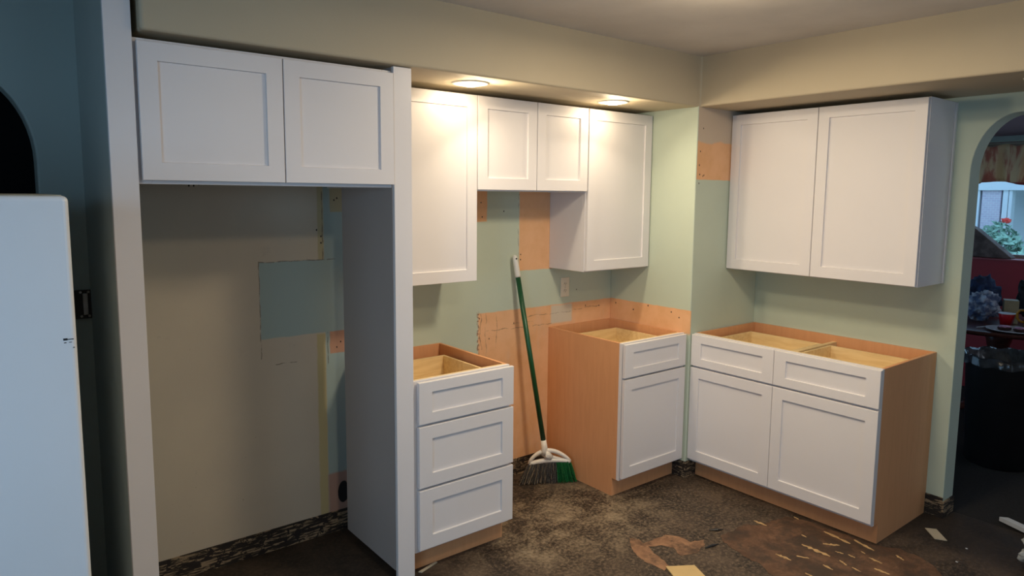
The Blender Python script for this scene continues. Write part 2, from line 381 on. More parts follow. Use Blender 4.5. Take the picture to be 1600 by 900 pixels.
def wall_cab(W, D, yd, z0, z1, label, loc, rz, doors, cat='cabinet', name='wall_cabinet'):
    c = thing(name, label, cat, (loc[0], loc[1], z0), rz); H = z1-z0; p = .016
    for s in (0, W-p):
        bm = new_bm(); bx(bm, s, s+p, -D+.019, 0, 0, H); obj('side_panel', bm, M_white, c, .001)
    bm = new_bm(); bx(bm, p, W-p, -D+.019, 0, .010, .024); obj('bottom_panel', bm, M_white, c)
    bm = new_bm(); bx(bm, p, W-p, -D+.019, 0, H-.016, H-.001); obj('top_panel', bm, M_white, c)
    bm = new_bm(); bx(bm, p, W-p, -.010, -.001, .024, H-.016); obj('back_panel', bm, M_white, c)
    bm = new_bm(); bx(bm, 0, .038, -D, -D+.019, 0, H); bx(bm, W-.038, W, -D, -D+.019, 0, H)
    bx(bm, .038, W-.038, -D, -D+.019, 0, .038); bx(bm, .038, W-.038, -D, -D+.019, H-.038, H); obj('face_frame', bm, M_white, c, .001)
    for x0, x1, a, b in doors: front('door', x0, x1, a-z0, b-z0, yd, c)
    return c
wall_cab(.542, .297, -.317, 1.243, 2.155, 'tall white one-door wall cabinet beside the fridge panel, above the drawer cabinet', (.568,-.001,0), 0, [(.004, .539, 1.246, 2.150)])
wall_cab(.756, .297, -.317, 1.690, 2.155, 'short white two-door wall cabinet over the empty range gap', (1.110,-.001,0), 0, [(.003, .381, 1.697, 2.150), (.385, .753, 1.697, 2.150)])
wall_cab(.534, .297, -.317, 1.240, 2.155, 'tall white one-door wall cabinet against the green column', (1.867,-.001,0), 0, [(.004, .531, 1.246, 2.150)])
wall_cab(1.074, .313, -.335, 1.240, 2.155, 'wide white two-door wall cabinet on the right wall near the arch', (XR-.001,YC-.003,0), -PI/2, [(.003, .530, 1.245, 2.151), (.534, 1.071, 1.245, 2.151)])
bm = new_bm(); bx(bm, 1.0745, 1.0805, -.022, -.001, .002, .912); sc_ = obj('scribe_strip', bm, M_white, [o for o in S.objects if o.name.startswith('wall_cabinet')][-1], .001)
# fridge surround
wall_cab(.917, .597, -.621, 1.697, 2.158, 'wide white two-door cabinet over the empty fridge alcove', (-.435,-.001,0), 0, [(.008, .472, 1.709, 2.147), (.476, .917, 1.709, 2.147)])
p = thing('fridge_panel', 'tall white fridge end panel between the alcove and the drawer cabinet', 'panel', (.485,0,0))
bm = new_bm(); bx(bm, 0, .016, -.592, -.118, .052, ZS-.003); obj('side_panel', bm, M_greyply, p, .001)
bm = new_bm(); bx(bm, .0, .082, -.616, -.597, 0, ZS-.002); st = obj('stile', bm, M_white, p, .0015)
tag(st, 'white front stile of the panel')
p = thing('filler_board', 'tall white board edge reaching the ceiling, left of the fridge alcove', 'board', (-.516,0,0))
bm = new_bm(); bx(bm, 0, .078, -.616, -.597, 0, ZC-.002); obj('board', bm, M_white, p, .0015)

# ------------------------------------------------------------------ recessed lights in the soffit
M_lens, nt_, b_ = newmat('lit_lens'); b_.inputs['Emission Color'].default_value = (1,.86,.62,1); b_.inputs['Emission Strength'].default_value = 9
M_trimr = paint('white_light_trim', (0.85,0.8,0.7), .4, .01)
def downlight(x, y, label, power, lit=True, tilt=-12):
    c = thing('recessed_light', label, 'light', (x, y, ZS)); bm = new_bm()
    n = 40; prof = [(.062,-.001), (.066,-.006), (.082,-.005), (.086,0.0)]
    rings = [[bm.verts.new((r*math.cos(2*PI*k/n), r*math.sin(2*PI*k/n), z)) for k in range(n)] for r, z in prof]
    for a, b in zip(rings, rings[1:]):
        for k in range(n): bm.faces.new((a[k], a[(k+1)%n], b[(k+1)%n], b[k]))
    obj('trim_ring', bm, M_trimr, c, smooth=True)
    bm = new_bm(); lathe(bm, [(0,-.016), (.025,-.0145), (.045,-.010), (.058,-.004), (.063,-.0015), (.063,-.0005), (0,-.0005)], n=40); obj('lens', bm, M_lens if lit else M_ivory, c)
    if power:
        l = bpy.data.lights.new('lamp', 'AREA'); l.shape = 'DISK'; l.size = .12; l.energy = power; l.color = (1,.84,.60); l.spread = math.radians(165)
        o = bpy.data.objects.new('lamp_glow', l); S.collection.objects.link(o); o.parent = c; o.location = (0,-.01,-.045); o.rotation_euler = (math.radians(-38), math.radians(tilt), 0)
        l = bpy.data.lights.new('lamp', 'POINT'); l.shadow_soft_size = .03; l.energy = 1.8; l.color = (1,.80,.52)
        o = bpy.data.objects.new('lamp_side_glow', l); S.collection.objects.link(o); o.parent = c; o.location = (0,0,-.055)
downlight(.964, -.462, 'lit recessed light in the soffit over the drawer cabinet', 5.0, tilt=-26)
downlight(1.908, -.456, 'lit recessed light in the soffit near the column', 3.6, tilt=6)
downlight(2.665, -2.19, 'unlit recessed light in the right soffit, near the arched doorway', 0, False)
# flush ceiling lamps just above the frame; the second added to light the alcove
M_globe, nt_, b_ = newmat('lit_lamp_glass'); b_.inputs['Emission Color'].default_value = (1,.84,.62,1); b_.inputs['Emission Strength'].default_value = 5
def ceiling_lamp(x, y, label, down, side):
    c = thing('ceiling_lamp', label, 'lamp', (x, y, ZC))
    bm = new_bm(); lathe(bm, [(0,-.055), (.08,-.053), (.14,-.040), (.165,-.015), (.165,-.001), (0,-.001)], n=40)
    obj('lamp_shade', bm, M_globe, c, smooth=True)
    bm = new_bm(); lathe(bm, [(.160,-.012), (.175,-.012), (.178,-.001), (.160,-.001)], n=40); obj('lamp_rim', bm, M_trimr, c, smooth=True)
    l = bpy.data.lights.new('lamp', 'AREA'); l.shape = 'DISK'; l.size = .33; l.energy = down; l.color = (1,.84,.62)
    o = bpy.data.objects.new('lamp_glow', l); S.collection.objects.link(o); o.parent = c; o.location = (0,0,-.06)
    if side:
        l = bpy.data.lights.new('lamp', 'POINT'); l.shadow_soft_size = .05; l.energy = side; l.color = (1,.80,.54)
        o = bpy.data.objects.new('lamp_side_glow', l); S.collection.objects.link(o); o.parent = c; o.location = (0,0,-.13)
ceiling_lamp(1.30, -1.62, 'round flush ceiling lamp nearer the right wall cabinets', 19, 5.5)
ceiling_lamp(.35, -2.45, 'added unseen flush ceiling lamp lighting the fridge alcove', 10, 0)

# ------------------------------------------------------------------ refrigerator at left
M_fr = paint('fridge_enamel', (0.78,0.80,0.82), .33, .015, 2, .12, 120)
M_frtop = paint('dusty_fridge_top', (0.42,0.36,0.25), .7, .2, 12)
fr = thing('refrigerator', 'large white refrigerator standing in front of the dark arch at left', 'refrigerator', (-1.48,-.45,0))
bm = new_bm(); bx(bm, 0, .785, -.75, 0, .03, 1.660); obj('body', bm, M_fr, fr, .012, segs=4)
bm = new_bm(); bx(bm, .012, .773, -.738, -.012, 1.6602, 1.6625); obj('top_cover', bm, M_frtop, fr)
bm = new_bm(); bx(bm, -.075, -.006, -.74, -.01, .10, 1.10); d1 = obj('door', bm, M_fr, fr, .015, segs=4)
bm = new_bm(); tube(bm, [(-.075,-.70,.65), (-.115,-.70,.67), (-.115,-.70,1.03), (-.075,-.70,1.05)], .011); obj('handle', bm, M_fr, d1, smooth=True)
bm = new_bm(); bx(bm, -.075, -.006, -.74, -.01, 1.115, 1.655); d2 = obj('door', bm, M_fr, fr, .015, segs=4)
bm = new_bm(); tube(bm, [(-.075,-.70,1.15), (-.115,-.70,1.17), (-.115,-.70,1.43), (-.075,-.70,1.45)], .011); obj('handle', bm, M_fr, d2, smooth=True)
for fx in (.05, .70):
    for fy in (-.70, -.05):
        bm = new_bm(); lathe(bm, [(.02,0), (.02,.03), (.012,.032)], (fx, fy, 0), 12); obj('foot', bm, M_black, fr)
bm = new_bm()
for a0, a1, b0, b1 in ((.757,.7655,1.3195,1.3245), (.765,.778,1.3205,1.3225), (.758,.763,1.313,1.315), (.768,.774,1.3135,1.315), (.776,.779,1.300,1.302)): bx(bm, a0, a1, -.7506, -.7496, b0, b1)
tag(obj('scuff_mark', bm, M_black, fr), 'small black scuffs at the right edge')

# open electrical box on the far wall
c = thing('electrical_box', 'open black electrical box without a cover on the dark wall beside the refrigerator', 'electrical box', (-.540,-.001,1.236))
bm = new_bm()
for a0, a1, b0, b1 in ((-.030,-.026,-.056,.056), (.022,.026,-.056,.056), (-.026,.022,.052,.056), (-.026,.022,-.056,-.052)): bx(bm, a0, a1, -.010, 0, b0, b1)
bx(bm, -.026, .022, -.002, 0, -.052, .052); obj('box', bm, M_black, c)
bm = new_bm(); bx(bm, -.004, .014, -.008, -.002, -.042, .042); obj('receptacle', bm, M_metal, c, .002)
for sx in (-.010, .016):
    for sz in (-.047, .047):
        bm = new_bm(); tube(bm, [(sx, -.009, sz), (sx, -.0025, sz)], .0045, 10); obj('screw_ear', bm, M_metal, c)
M_cardb = paint('brown_paper', (0.30,0.20,0.14), .8, .1, 20)
bm = new_bm(); bx(bm, -.040, -.031, -.004, 0, -.030, .040); obj('torn_edge', bm, M_cardb, c)

# duplex outlet on the back wall
c = thing('wall_outlet', 'ivory duplex wall outlet above the narrow base cabinet', 'outlet', (1.996,-.001,1.113))
bm = new_bm(); bx(bm, -.036, .036, -.006, 0, -.060, .060); obj('cover_plate', bm, M_ivory, c, .003, segs=3)
for s in (-.021, .021):
    bm = new_bm(); lathe(bm, [(.0, 0), (.0165, 0), (.0165, .003), (0, .003)], n=24)
    for v in bm.verts: v.co = Vector((v.co.x, -.006-v.co.z, v.co.y*.85+s))
    r = obj('receptacle', bm, M_ivory, c)
    bm = new_bm(); bx(bm, -.0075, -.005, -.0095, -.009, s-.002, s+.007); bx(bm, .005, .0075, -.0095, -.009, s-.002, s+.006); bx(bm, -.002, .002, -.0095, -.009, s-.010, s-.006)
    obj('slot', bm, M_black, r)
bm = new_bm(); tube(bm, [(0,-.0075,0), (0,-.006,0)], .003); obj('screw', bm, M_metal, c)

# ------------------------------------------------------------------ broom
M_bgreen = paint('green_metal_handle', (0.008,0.085,0.030), .3, .1, 6, 0)
M_bwhite = paint('white_broom_plastic', (0.82,0.78,0.70), .35, .02, 5, 0)
M_br1 = paint('grey_bristles', (0.15,0.145,0.14), .5, .45, 220, 0)
M_br2 = paint('green_bristles', (0.012,0.22,0.06), .5, .42, 220, 0)
M_br3 = paint('straw_dust_bristles', (0.42,0.33,0.22), .7, .2, 60, 0)
top = Vector((1.570,-.024,1.385)); base = Vector((1.680,-.190,.240))
br = thing('broom', 'green-handled angle broom leaning on the wall in the range gap', 'broom', (1.70,-.24,0))
def loc(p): return Vector(p)-Vector((1.70,-.24,0))
ax = (top-base).normalized()
bm = new_bm(); tube(bm, [loc(base), loc(base+ax*.985)], .0145, 20); obj('handle', bm, M_bgreen, br, smooth=True)
g = new_bm(); ts = base+ax*.98
tube(g, [loc(ts), loc(ts+ax*.01), loc(ts+ax*.05), loc(ts+ax*.105), loc(ts+ax*.122), loc(ts+ax*.128)], [.0155,.0165,.016,.0155,.012,.004], 20)
obj('grip', g, M_bwhite, br, smooth=True)
bm = new_bm(); e = ts+ax*.108; tube(bm, [loc(e+Vector((-.003,-.0165,0))), loc(e+Vector((.0,-.011,0)))], .005, 12); obj('hang_hole', bm, M_black, br)
# head: frame of reference (dr along head, nrm facing the camera)
dr = Vector((.86,-.50,0)).normalized(); nrm = Vector((-.50,-.86,0)).normalized(); hc = Vector((1.712,-.208,0))
def H(a, b, c=0): return loc(hc + dr*a + Vector((0,0,b)) + nrm*c)
bm = new_bm(); tube(bm, [loc(base+ax*.02), loc(base-ax*.03), H(-.036,.200), H(-.030,.175)], [.0165,.018,.020,.022], 20); obj('socket', bm, M_bwhite, br, smooth=True)
bm = new_bm()
la = (-.125,.120); ra = (.122,.126)          # ends of the shoe
N_ = 16; base_c = [(la[0]+(ra[0]-la[0])*t, la[1]+(ra[1]-la[1])*t+.014*math.sin(PI*t)) for t in [k/N_ for k in range(N_+1)]]
tube(bm, [H(a, b) for a, b in base_c], [.012+.003*math.sin(PI*k/N_) for k in range(N_+1)], 12)
arc = []
for k in range(N_+1):
    t = k/N_; a = la[0]+(ra[0]-la[0])*t; b = la[1]+(ra[1]-la[1])*t+.074*math.sin(PI*t**.85)**.8
    arc.append((a, b))
tube(bm, [H(a, b) for a, b in arc], [.009+.004*math.sin(PI*k/N_) for k in range(N_+1)], 12)
tube(bm, [H(-.034,.195), H(-.018,.172), H(.006,.150)], [.018,.024,.020], 14)
tube(bm, [H(-.03,.180), H(.0,.160), H(.04,.148), H(.09,.136)], [.010,.012,.010,.008], 10)
obj('bracket', bm, M_bwhite, br, smooth=True)
bm = new_bm(); lathe(bm, [(0,0), (.014,0), (.013,.004), (.008,.005), (0,.005)], n=24)
for v in bm.verts: q = v.co.copy(); v.co = H(-.018+q.x, .172+q.y, .024+q.z)
obj('emblem', bm, M_bwhite, br, smooth=True)
def bristles(t0, t1, n, mat, label, name='bristles', spread=1.0):
    bm = new_bm()
    for i in range(n):
        t = random.uniform(t0, t1); a = la[0]+(ra[0]-la[0])*t; b = la[1]+(ra[1]-la[1])*t+.008
        a2 = -.172+(.157+.172)*t+random.gauss(0,.006)*spread; c0 = random.uniform(-.011,.011); c1 = c0*1.6+random.gauss(0,.007)
        z2 = .002+abs(random.gauss(0,.004))
        mid = .5; am = a+(a2-a)*mid+random.gauss(0,.003)
        tube(bm, [H(a, b, c0), H(am, b*.5+z2*.5, (c0+c1)/2+random.gauss(0,.002)), H(a2, z2, c1)], [.0017,.0017,.0013], 4)
    o = obj(name, bm, mat, br); o['kind'] = 'stuff'; o['label'] = label
bristles(0, .66, 430, M_br1, 'dark grey bristles'); bristles(.66, 1.0, 210, M_br2, 'bright green bristles', 'green_bristles'); bristles(0, .6, 70, M_br3, 'pale dusty bristles', 'dusty_bristles', 2)

# ------------------------------------------------------------------ scraps on the floor
def scrap(name, pts, z, t, mat, label, cat, tilt=None):
    cx = sum(p[0] for p in pts)/len(pts); cy = sum(p[1] for p in pts)/len(pts)
    bm = new_bm(); prism(bm, [(a-cx, b-cy) for a, b in pts], lambda a, b, t_: (a, b, t_), t)
    o = obj(name, bm, mat, None, .0006); o.location = (cx, cy, z)
    if tilt: o.rotation_euler = tilt
    return tag(o, label, cat)
M_tan = paint('tan_board', (0.62,0.44,0.20), .7, .04, 12)
M_pale = paint('pale_offcut', (0.50,0.44,0.33), .7, .05, 12)
M_wh = paint('white_offcut', (0.60,0.62,0.64), .6, .05, 12)
scrap('board_scrap', [(1.511,-1.231), (1.624,-1.304), (1.56,-1.45), (1.44,-1.37)], .001, .006, M_tan, 'square tan board scrap lying on the floor in front', 'scrap')
scrap('board_offcut', [(2.863,-1.796), (2.895,-1.838), (2.807,-1.919), (2.778,-1.873)], .001, .004, M_pale, 'pale rectangular offcut on dark floor near the right wall end', 'scrap')
scrap('trim_offcut', [(3.272,-2.038), (3.245,-2.005), (3.10,-2.34), (3.14,-2.36)], .010, .022, M_wh, 'white trim offcut lying across the arched doorway threshold', 'scrap')
scrap('wood_shim', [(.600,-.588), (.612,-.600), (.712,-.569), (.708,-.560)], .001, .005, M_pale, 'thin pale wood shim lying under the drawer cabinet', 'shim')
scrap('paint_chip', [(2.80,-2.00), (2.806,-2.005), (2.80,-2.012), (2.793,-2.006)], .001, .002, M_wh, 'tiny white chip on floor between offcut and plastic bag', 'scrap')
scrap('paint_flake', [(2.62,-2.02), (2.628,-2.02), (2.626,-2.03), (2.619,-2.028)], .001, .002, M_wh, 'tiny white flake on the brown floor patch', 'scrap')
# curled black vinyl shreds
for pts, lab in (([(1.80,-1.235,.003), (1.84,-1.243,.010), (1.885,-1.25,.003)], 'black curled shred of vinyl beside the torn paper ring'),
                 ([(1.965,-1.135,.003), (1.995,-1.165,.011), (2.03,-1.175,.003)], 'smaller black vinyl shred nearer the wide base cabinet')):
    bm = new_bm(); c0 = Vector(pts[1]); tube(bm, [Vector(p)-Vector((c0.x,c0.y,0)) for p in pts], [.003,.008,.002], 8)
    for v in bm.verts: v.co.z *= .6
    o = obj('vinyl_shred', bm, M_black); o.location = (c0.x, c0.y, .001); tag(o, lab, 'shred')
# remains of the old floor layers: brown hardboard with torn pale fibres, and a torn patch of backing paper
def layer_mat(name, c1, c2, sc):
    m, nt, b = newmat(name); N = NT(nt); v = N.coord(); n1 = N.noise(v, sc, 9, .72, .4); n2 = N.noise(N.mapping(v, (10, 60, 10), (0,0,math.radians(80))), 1.2, 5, .65)
    col = N.mix(N.step(n1, .36, .66), c1, c2); col = N.mix(N.math('MULTIPLY', N.step(n2, .60, .68), .35), col, (0.30,0.17,0.085))
    col = N.mix(N.math('MULTIPLY', N.step(N.noise(v, 5, 8, .75), .42, .60), .85), col, (0.050,0.034,0.024))
    nt.links.new(col, b.inputs['Base Color']); b.inputs['Roughness'].default_value = .7; b.inputs['Specular IOR Level'].default_value = .35; N.bump(b, n1, .7, .004); return m
def jag(pts, amp, n=5):
    """roughen an outline"""
    out = []
    for i, p in enumerate(pts):
        q = pts[(i+1) % len(pts)]; L_ = math.hypot(q[0]-p[0], q[1]-p[1]); k = max(1, int(L_/.012))
        for j in range(k):
            t = j/k; x = p[0]+(q[0]-p[0])*t; y = p[1]+(q[1]-p[1])*t
            out.append((x+noise.noise(Vector((x*30, y*30, 1)))*amp+noise.noise(Vector((x*90, y*90, 2)))*amp*.5, y+noise.noise(Vector((x*30, y*30, 5)))*amp+noise.noise(Vector((x*90, y*90, 7)))*amp*.5))
    return out
brown = [(1.953,-1.21),(2.16,-1.207),(2.22,-1.262),(2.42,-1.297),(2.458,-1.39),(2.481,-1.726),(2.541,-1.81),(2.534,-1.909),(2.494,-1.984),(2.417,-2.046),(2.179,-2.191),(1.75,-1.95),(1.848,-1.537),(1.882,-1.474),(1.884,-1.389),(1.901,-1.304)]
bm = new_bm(); prism(bm, jag(brown, .012), lambda a, b, t: (a, b, t), .0012)
hb = struct('floor_hardboard', bm, layer_mat('torn_brown_hardboard', (0.085,0.043,0.024), (0.175,0.092,0.052), 9))
paper = [(1.581,-.95),(1.616,-.985),(1.594,-1.023),(1.673,-1.028),(1.754,-1.033),(1.791,-1.086),(1.795,-1.153),(1.863,-1.182),(1.826,-1.209),(1.726,-1.239),(1.649,-1.209),(1.663,-1.176),(1.683,-1.138),(1.653,-1.092),(1.597,-1.057),(1.569,-1.104),(1.555,-1.173),(1.538,-1.231),(1.485,-1.245),(1.48,-1.179),(1.477,-1.113),(1.501,-1.044)]
bm = new_bm(); prism(bm, jag(paper, .009), lambda a, b, t: (a, b, t), .0015)
struct('floor_backing_paper', bm, layer_mat('torn_backing_paper', (0.24,0.125,0.07), (0.36,0.20,0.11), 18))
M_spl = paint('pale_fibre', (0.60,0.38,0.17), .7, .15, 40)
fib = [((2.416,-1.497),(2.398,-1.639)),((2.293,-1.558),(2.34,-1.617)),((2.205,-1.499),(2.202,-1.64)),((2.02,-1.471),(2.023,-1.547)),((2.08,-1.54),(2.106,-1.589)),((2.24,-1.215),(2.242,-1.288)),((2.104,-1.658),(2.096,-1.707)),((2.258,-1.817),(2.263,-1.882)),((2.452,-1.632),(2.421,-1.741)),((2.187,-1.749),(2.181,-1.793)),((2.204,-1.685),(2.185,-1.727)),((2.287,-1.683),(2.284,-1.718)),((2.337,-1.758),(2.332,-1.818)),((2.447,-1.318),(2.441,-1.35)),((2.294,-1.446),(2.29,-1.475)),((2.463,-1.825),(2.442,-1.867)),((2.366,-1.706),(2.359,-1.73)),((1.971,-1.644),(1.968,-1.682)),((2.268,-1.631),(2.276,-1.667))]
bm = new_bm(); rnd = random.Random(5)
for i, (p_, q_) in enumerate(fib):
    P_ = Vector(p_); D_ = Vector(q_)-P_; ln = D_.length; D_.normalize(); Q_ = Vector((-D_.y, D_.x)); k = 11; wd = (.004+.10*ln)*(.75 if i in (0, 8) else 1)
    pts = [P_+D_*(ln*j/(k-1))+Q_*wd*(.15+rnd.random()*.85)*math.sin(PI*(j+.6)/k)**.5 for j in range(k)] + [P_+D_*(ln*j/(k-1))-Q_*wd*(.15+rnd.random()*.85)*math.sin(PI*(j+.6)/k)**.5 for j in range(k)][::-1]
    prism(bm, [tuple(p) for p in pts], lambda a, b, t: (a, b, .0012+t), .0012)
obj('exposed_fibres', bm, M_spl, hb)
# plastic bag at the lower right
def crumple(bm, center, size, seed, sub=4, amp=.35, flat=True):
    r = bmesh.ops.create_icosphere(bm, subdivisions=sub, radius=1)
    for v in r['verts']:
        d = v.co.normalized(); q = d*2.2+Vector((seed, seed*.7, 0))
        k = 1+amp*(noise.turbulence(q, 3, False)-.6)+amp*.5*abs(noise.noise(q*3.1))
        p = Vector((d.x*size[0], d.y*size[1], d.z*size[2]))*k
        if flat: p.z = max(p.z, -size[2]*.9)
        v.co = p+Vector(center)
M_bag, nt_, b_ = newmat('grey_plastic_film'); N = NT(nt_); b_.inputs['Roughness'].default_value = .25
nt_.links.new(N.mix(N.noise(N.coord(), 9, 5), (0.25,0.28,0.30), (0.62,0.66,0.68)), b_.inputs['Base Color'])
bm = new_bm(); crumple(bm, (0,0,.09), (.13,.10,.10), 3.3, 5, .3); o = obj('plastic_bag', bm, M_bag, smooth=True); o.location = (2.84,-2.305,0)
tag(o, 'crumpled grey plastic bag on the floor at the lower right', 'bag')

# ------------------------------------------------------------------ dining room beyond the arch
XD = 6.1; X0 = XR+WT
M_red = paint('dark_red_wall_paint', (0.36,0.015,0.022), .6, .08, 2)
M_mauve = paint('mauve_wall_paint', (0.30,0.20,0.21), .75, .05, 2)
M_carpet = paint('dark_carpet', (0.016,0.013,0.011), .95, .3, 60, .8, 300)
M_dceil = paint('dining_ceiling_paint', (0.62,0.60,0.60), .85, .03, 2)
bm = new_bm(); bx(bm, X0, XD+.3, -4.2, 1.5, -.1, .0); struct('floor_dining', bm, M_carpet)
bm = new_bm(); bx(bm, X0, XD+.3, -4.2, 1.5, ZC, ZC+.1); struct('ceiling_dining', bm, M_dceil)
wy0, wy1, wz0, wz1 = -2.6, .2, 1.165, 2.15
bm = new_bm(); bx(bm, XD, XD+.3, -4.2, 1.5, 0, wz0); struct('wall_dining_lower', bm, M_red)
bm = new_bm(); bx(bm, XD, XD+.3, -4.2, 1.5, wz1, ZC); bx(bm, XD, XD+.3, -4.2, wy0, wz0, wz1); bx(bm, XD, XD+.3, wy1, 1.5, wz0, wz1); struct('wall_dining_upper', bm, M_mauve)
bm = new_bm(); bx(bm, X0, XD+.3, 1.5, 1.6, 0, ZC); struct('wall_dining_back', bm, M_mauve)
bm = new_bm(); bx(bm, X0, XD+.3, -4.3, -4.2, 0, ZC); struct('wall_dining_front', bm, M_mauve)
M_frame = paint('window_frame_paint', (0.45,0.40,0.36), .5, .05, 4)
wn = thing('window_1', 'wide dining room window', 'window', (XD,0,0)); del wn['category']; del wn['label']; wn['kind'] = 'structure'
bm = new_bm()
for a0, a1, b0, b1 in ((wy0, wy1, wz0, wz0+.03), (wy0, wy1, wz1-.05, wz1), (wy0, wy0+.04, wz0, wz1), (wy1-.04, wy1, wz0, wz1), (-1.75, -1.71, wz0, wz1)): bx(bm, .20, .26, a0, a1, b0, b1)
obj('window_frame', bm, M_frame, wn)
bm = new_bm(); bx(bm, .225, .231, wy0+.04, wy1-.04, wz0+.03, wz1-.05); obj('window_pane', bm, M_glass, wn)
bm = new_bm(); bx(bm, -.025, .2, wy0-.02, wy1+.02, wz0-.012, wz0+.001); obj('window_sill', bm, paint('red_sill', (0.36,0.03,0.035), .4, .1), wn)
# valance
M_val, nt_, b_ = newmat('pink_cream_valance_cloth'); N = NT(nt_); v = N.coord(); X, Y, Z = N.xyz(v)
nn = N.noise(N.mapping(v, (1, 4, 1.2)), 2.2, 4, .6, .5)
cc = N.mix(N.step(nn, .44, .56), (0.62,0.25,0.18), (0.82,0.62,0.42))
cc = N.mix(N.step(Z, -.305, -.315), cc, (0.50,0.14,0.14)); nt_.links.new(cc, b_.inputs['Base Color']); b_.inputs['Roughness'].default_value = .9
tl = nt_.nodes.new('ShaderNodeBsdfTranslucent'); nt_.links.new(cc, tl.inputs[0]); mxs = nt_.nodes.new('ShaderNodeMixShader'); mxs.inputs[0].default_value = .55
nt_.links.new(b_.outputs[0], mxs.inputs[1]); nt_.links.new(tl.outputs[0], mxs.inputs[2]); nt_.links.new(mxs.outputs[0], nt_.nodes['Material Output'].inputs[0])
vl = thing('window_valance', 'gathered pink and cream valance hanging over the dining window', 'curtain', (XD-.10,0,2.125))
bm = new_bm(); ny = 150; nz = 10; grid = []
for i in range(ny+1):
    y = -2.7+3.0*i/ny; row = []
    for j in range(nz+1):
        t = j/nz; amp = .016+.03*t
        x = amp*math.sin(y*34+.8*math.sin(y*9))+amp*.5*math.sin(y*71+1.3)
        zb = .33+.028*math.sin(y*8.5+.8)+.01*math.sin(y*34)
        row.append(bm.verts.new((x, y, .012*math.sin(y*34) - zb*t)))
    grid.append(row)
for i in range(ny):
    for j in range(nz): bm.faces.new((grid[i][j], grid[i+1][j], grid[i+1][j+1], grid[i][j+1]))
o = obj('cloth', bm, M_val, vl, smooth=True); so = o.modifiers.new('s', 'SOLIDIFY'); so.thickness = .003
bm = new_bm(); bx(bm, -.02, .08, -2.72, .32, .035, .075); obj('curtain_rod', bm, paint('grey_green_rod', (0.20,0.22,0.19), .5), vl)
# brown cushion on the sill
M_brown = paint('brown_cushion_cloth', (0.20,0.14,0.12), .9, .25, 14, .4, 80)
bm = new_bm(); prism(bm, [(-.55,0), (-1.14,0), (-1.135,.012), (-.86,.245), (-.80,.275), (-.55,.33)], lambda a, b, t: (t, a, b), .12)
o = obj('cushion', bm, M_brown, None, .02, segs=4); o.location = (XD+.03, 0, wz0+.002); tag(o, 'brown wedge-shaped cushion leaning on the dining window sill', 'cushion')
# round table
M_tab = wood('red_brown_table_wood', (0.13,0.040,0.028), (0.07,0.022,0.018), .3, 'y', 5, 8)
tx, ty = 5.26, -1.35
t = thing('dining_table', 'round dark red-brown dining table under the window', 'table', (tx,ty,0))
bm = new_bm(); lathe(bm, [(0,.725), (.62,.725), (.645,.735), (.65,.748), (.645,.758), (.62,.760), (0,.760)], n=64); obj('tabletop', bm, M_tab, t)
bm = new_bm(); lathe(bm, [(.09,0.03), (.10,.10), (.06,.2), (.05,.45), (.08,.6), (.12,.725)], n=24); obj('pedestal', bm, M_tab, t, smooth=True)
for k in range(4):
    a = PI/4+k*PI/2; bm = new_bm(); tube(bm, [(.05*math.cos(a),.05*math.sin(a),.12), (.2*math.cos(a),.2*math.sin(a),.09), (.38*math.cos(a),.38*math.sin(a),.026)], [.035,.03,.022], 10); obj('leg', bm, M_tab, t, smooth=True)
ZT = .761
# plate with two frosted cookies
M_plate = paint('white_plate', (0.70,0.68,0.70), .2, .01)
M_cook = paint('chocolate_cookie', (0.06,0.020,0.015), .8, .2, 40, .5, 80)
M_frost = paint('pink_frosting', (0.72,0.36,0.52), .6, .1, 30, .3, 60)
c = (4.80,-1.560)
bm = new_bm(); lathe(bm, [(0,0), (.09,0), (.155,.012), (.16,.016), (.155,.017), (.09,.005), (0,.005)], n=48); o = obj('plate', bm, M_plate, smooth=True); o.location = (*c, ZT); tag(o, 'round white plate of cookies at the edge of dining table', 'plate')
for (dx, dy), lab in (((-.012,.046), 'dark cookie with pink frosting nearer the doorway jamb'), ((-.006,-.046), 'dark cookie with pink frosting below the yellow mug')):
    ck = thing('frosted_cookie', lab, 'cookie', (c[0]+dx, c[1]+dy, ZT+.0065), 0, 'frosted cookies on the plate')
    bm = new_bm(); lathe(bm, [(0,0), (.036,0), (.042,.008), (.038,.018), (0,.020)], n=20)
    for v in bm.verts: v.co.xy *= 1+.08*math.sin(v.co.x*130)+.06*math.sin(v.co.y*170)
    obj('cookie', bm, M_cook, ck, smooth=True)
    bm = new_bm(); crumple(bm, (0,0,.022), (.038,.040,.010), dx*90+1, 3, .5, False); obj('frosting', bm, M_frost, ck, smooth=True)
# red cup
M_cup = paint('red_plastic', (0.55,0.012,0.02), .3, .02); M_cupin = paint('white_plastic', (0.75,0.72,0.74), .4, .02)
ck = thing('plastic_cup', 'small red plastic cup with white rim on the dining table', 'cup', (5.03,-1.455,ZT))
bm = new_bm(); lathe(bm, [(.036,0), (.0525,.086), (.052,.088), (.036,.006)], n=40); obj('cup_body', bm, M_cup, ck, smooth=True)
bm = new_bm(); lathe(bm, [(.0505,.085), (.0545,.087), (.0545,.093), (.050,.093)], n=40); obj('rim', bm, M_cupin, ck, smooth=True)
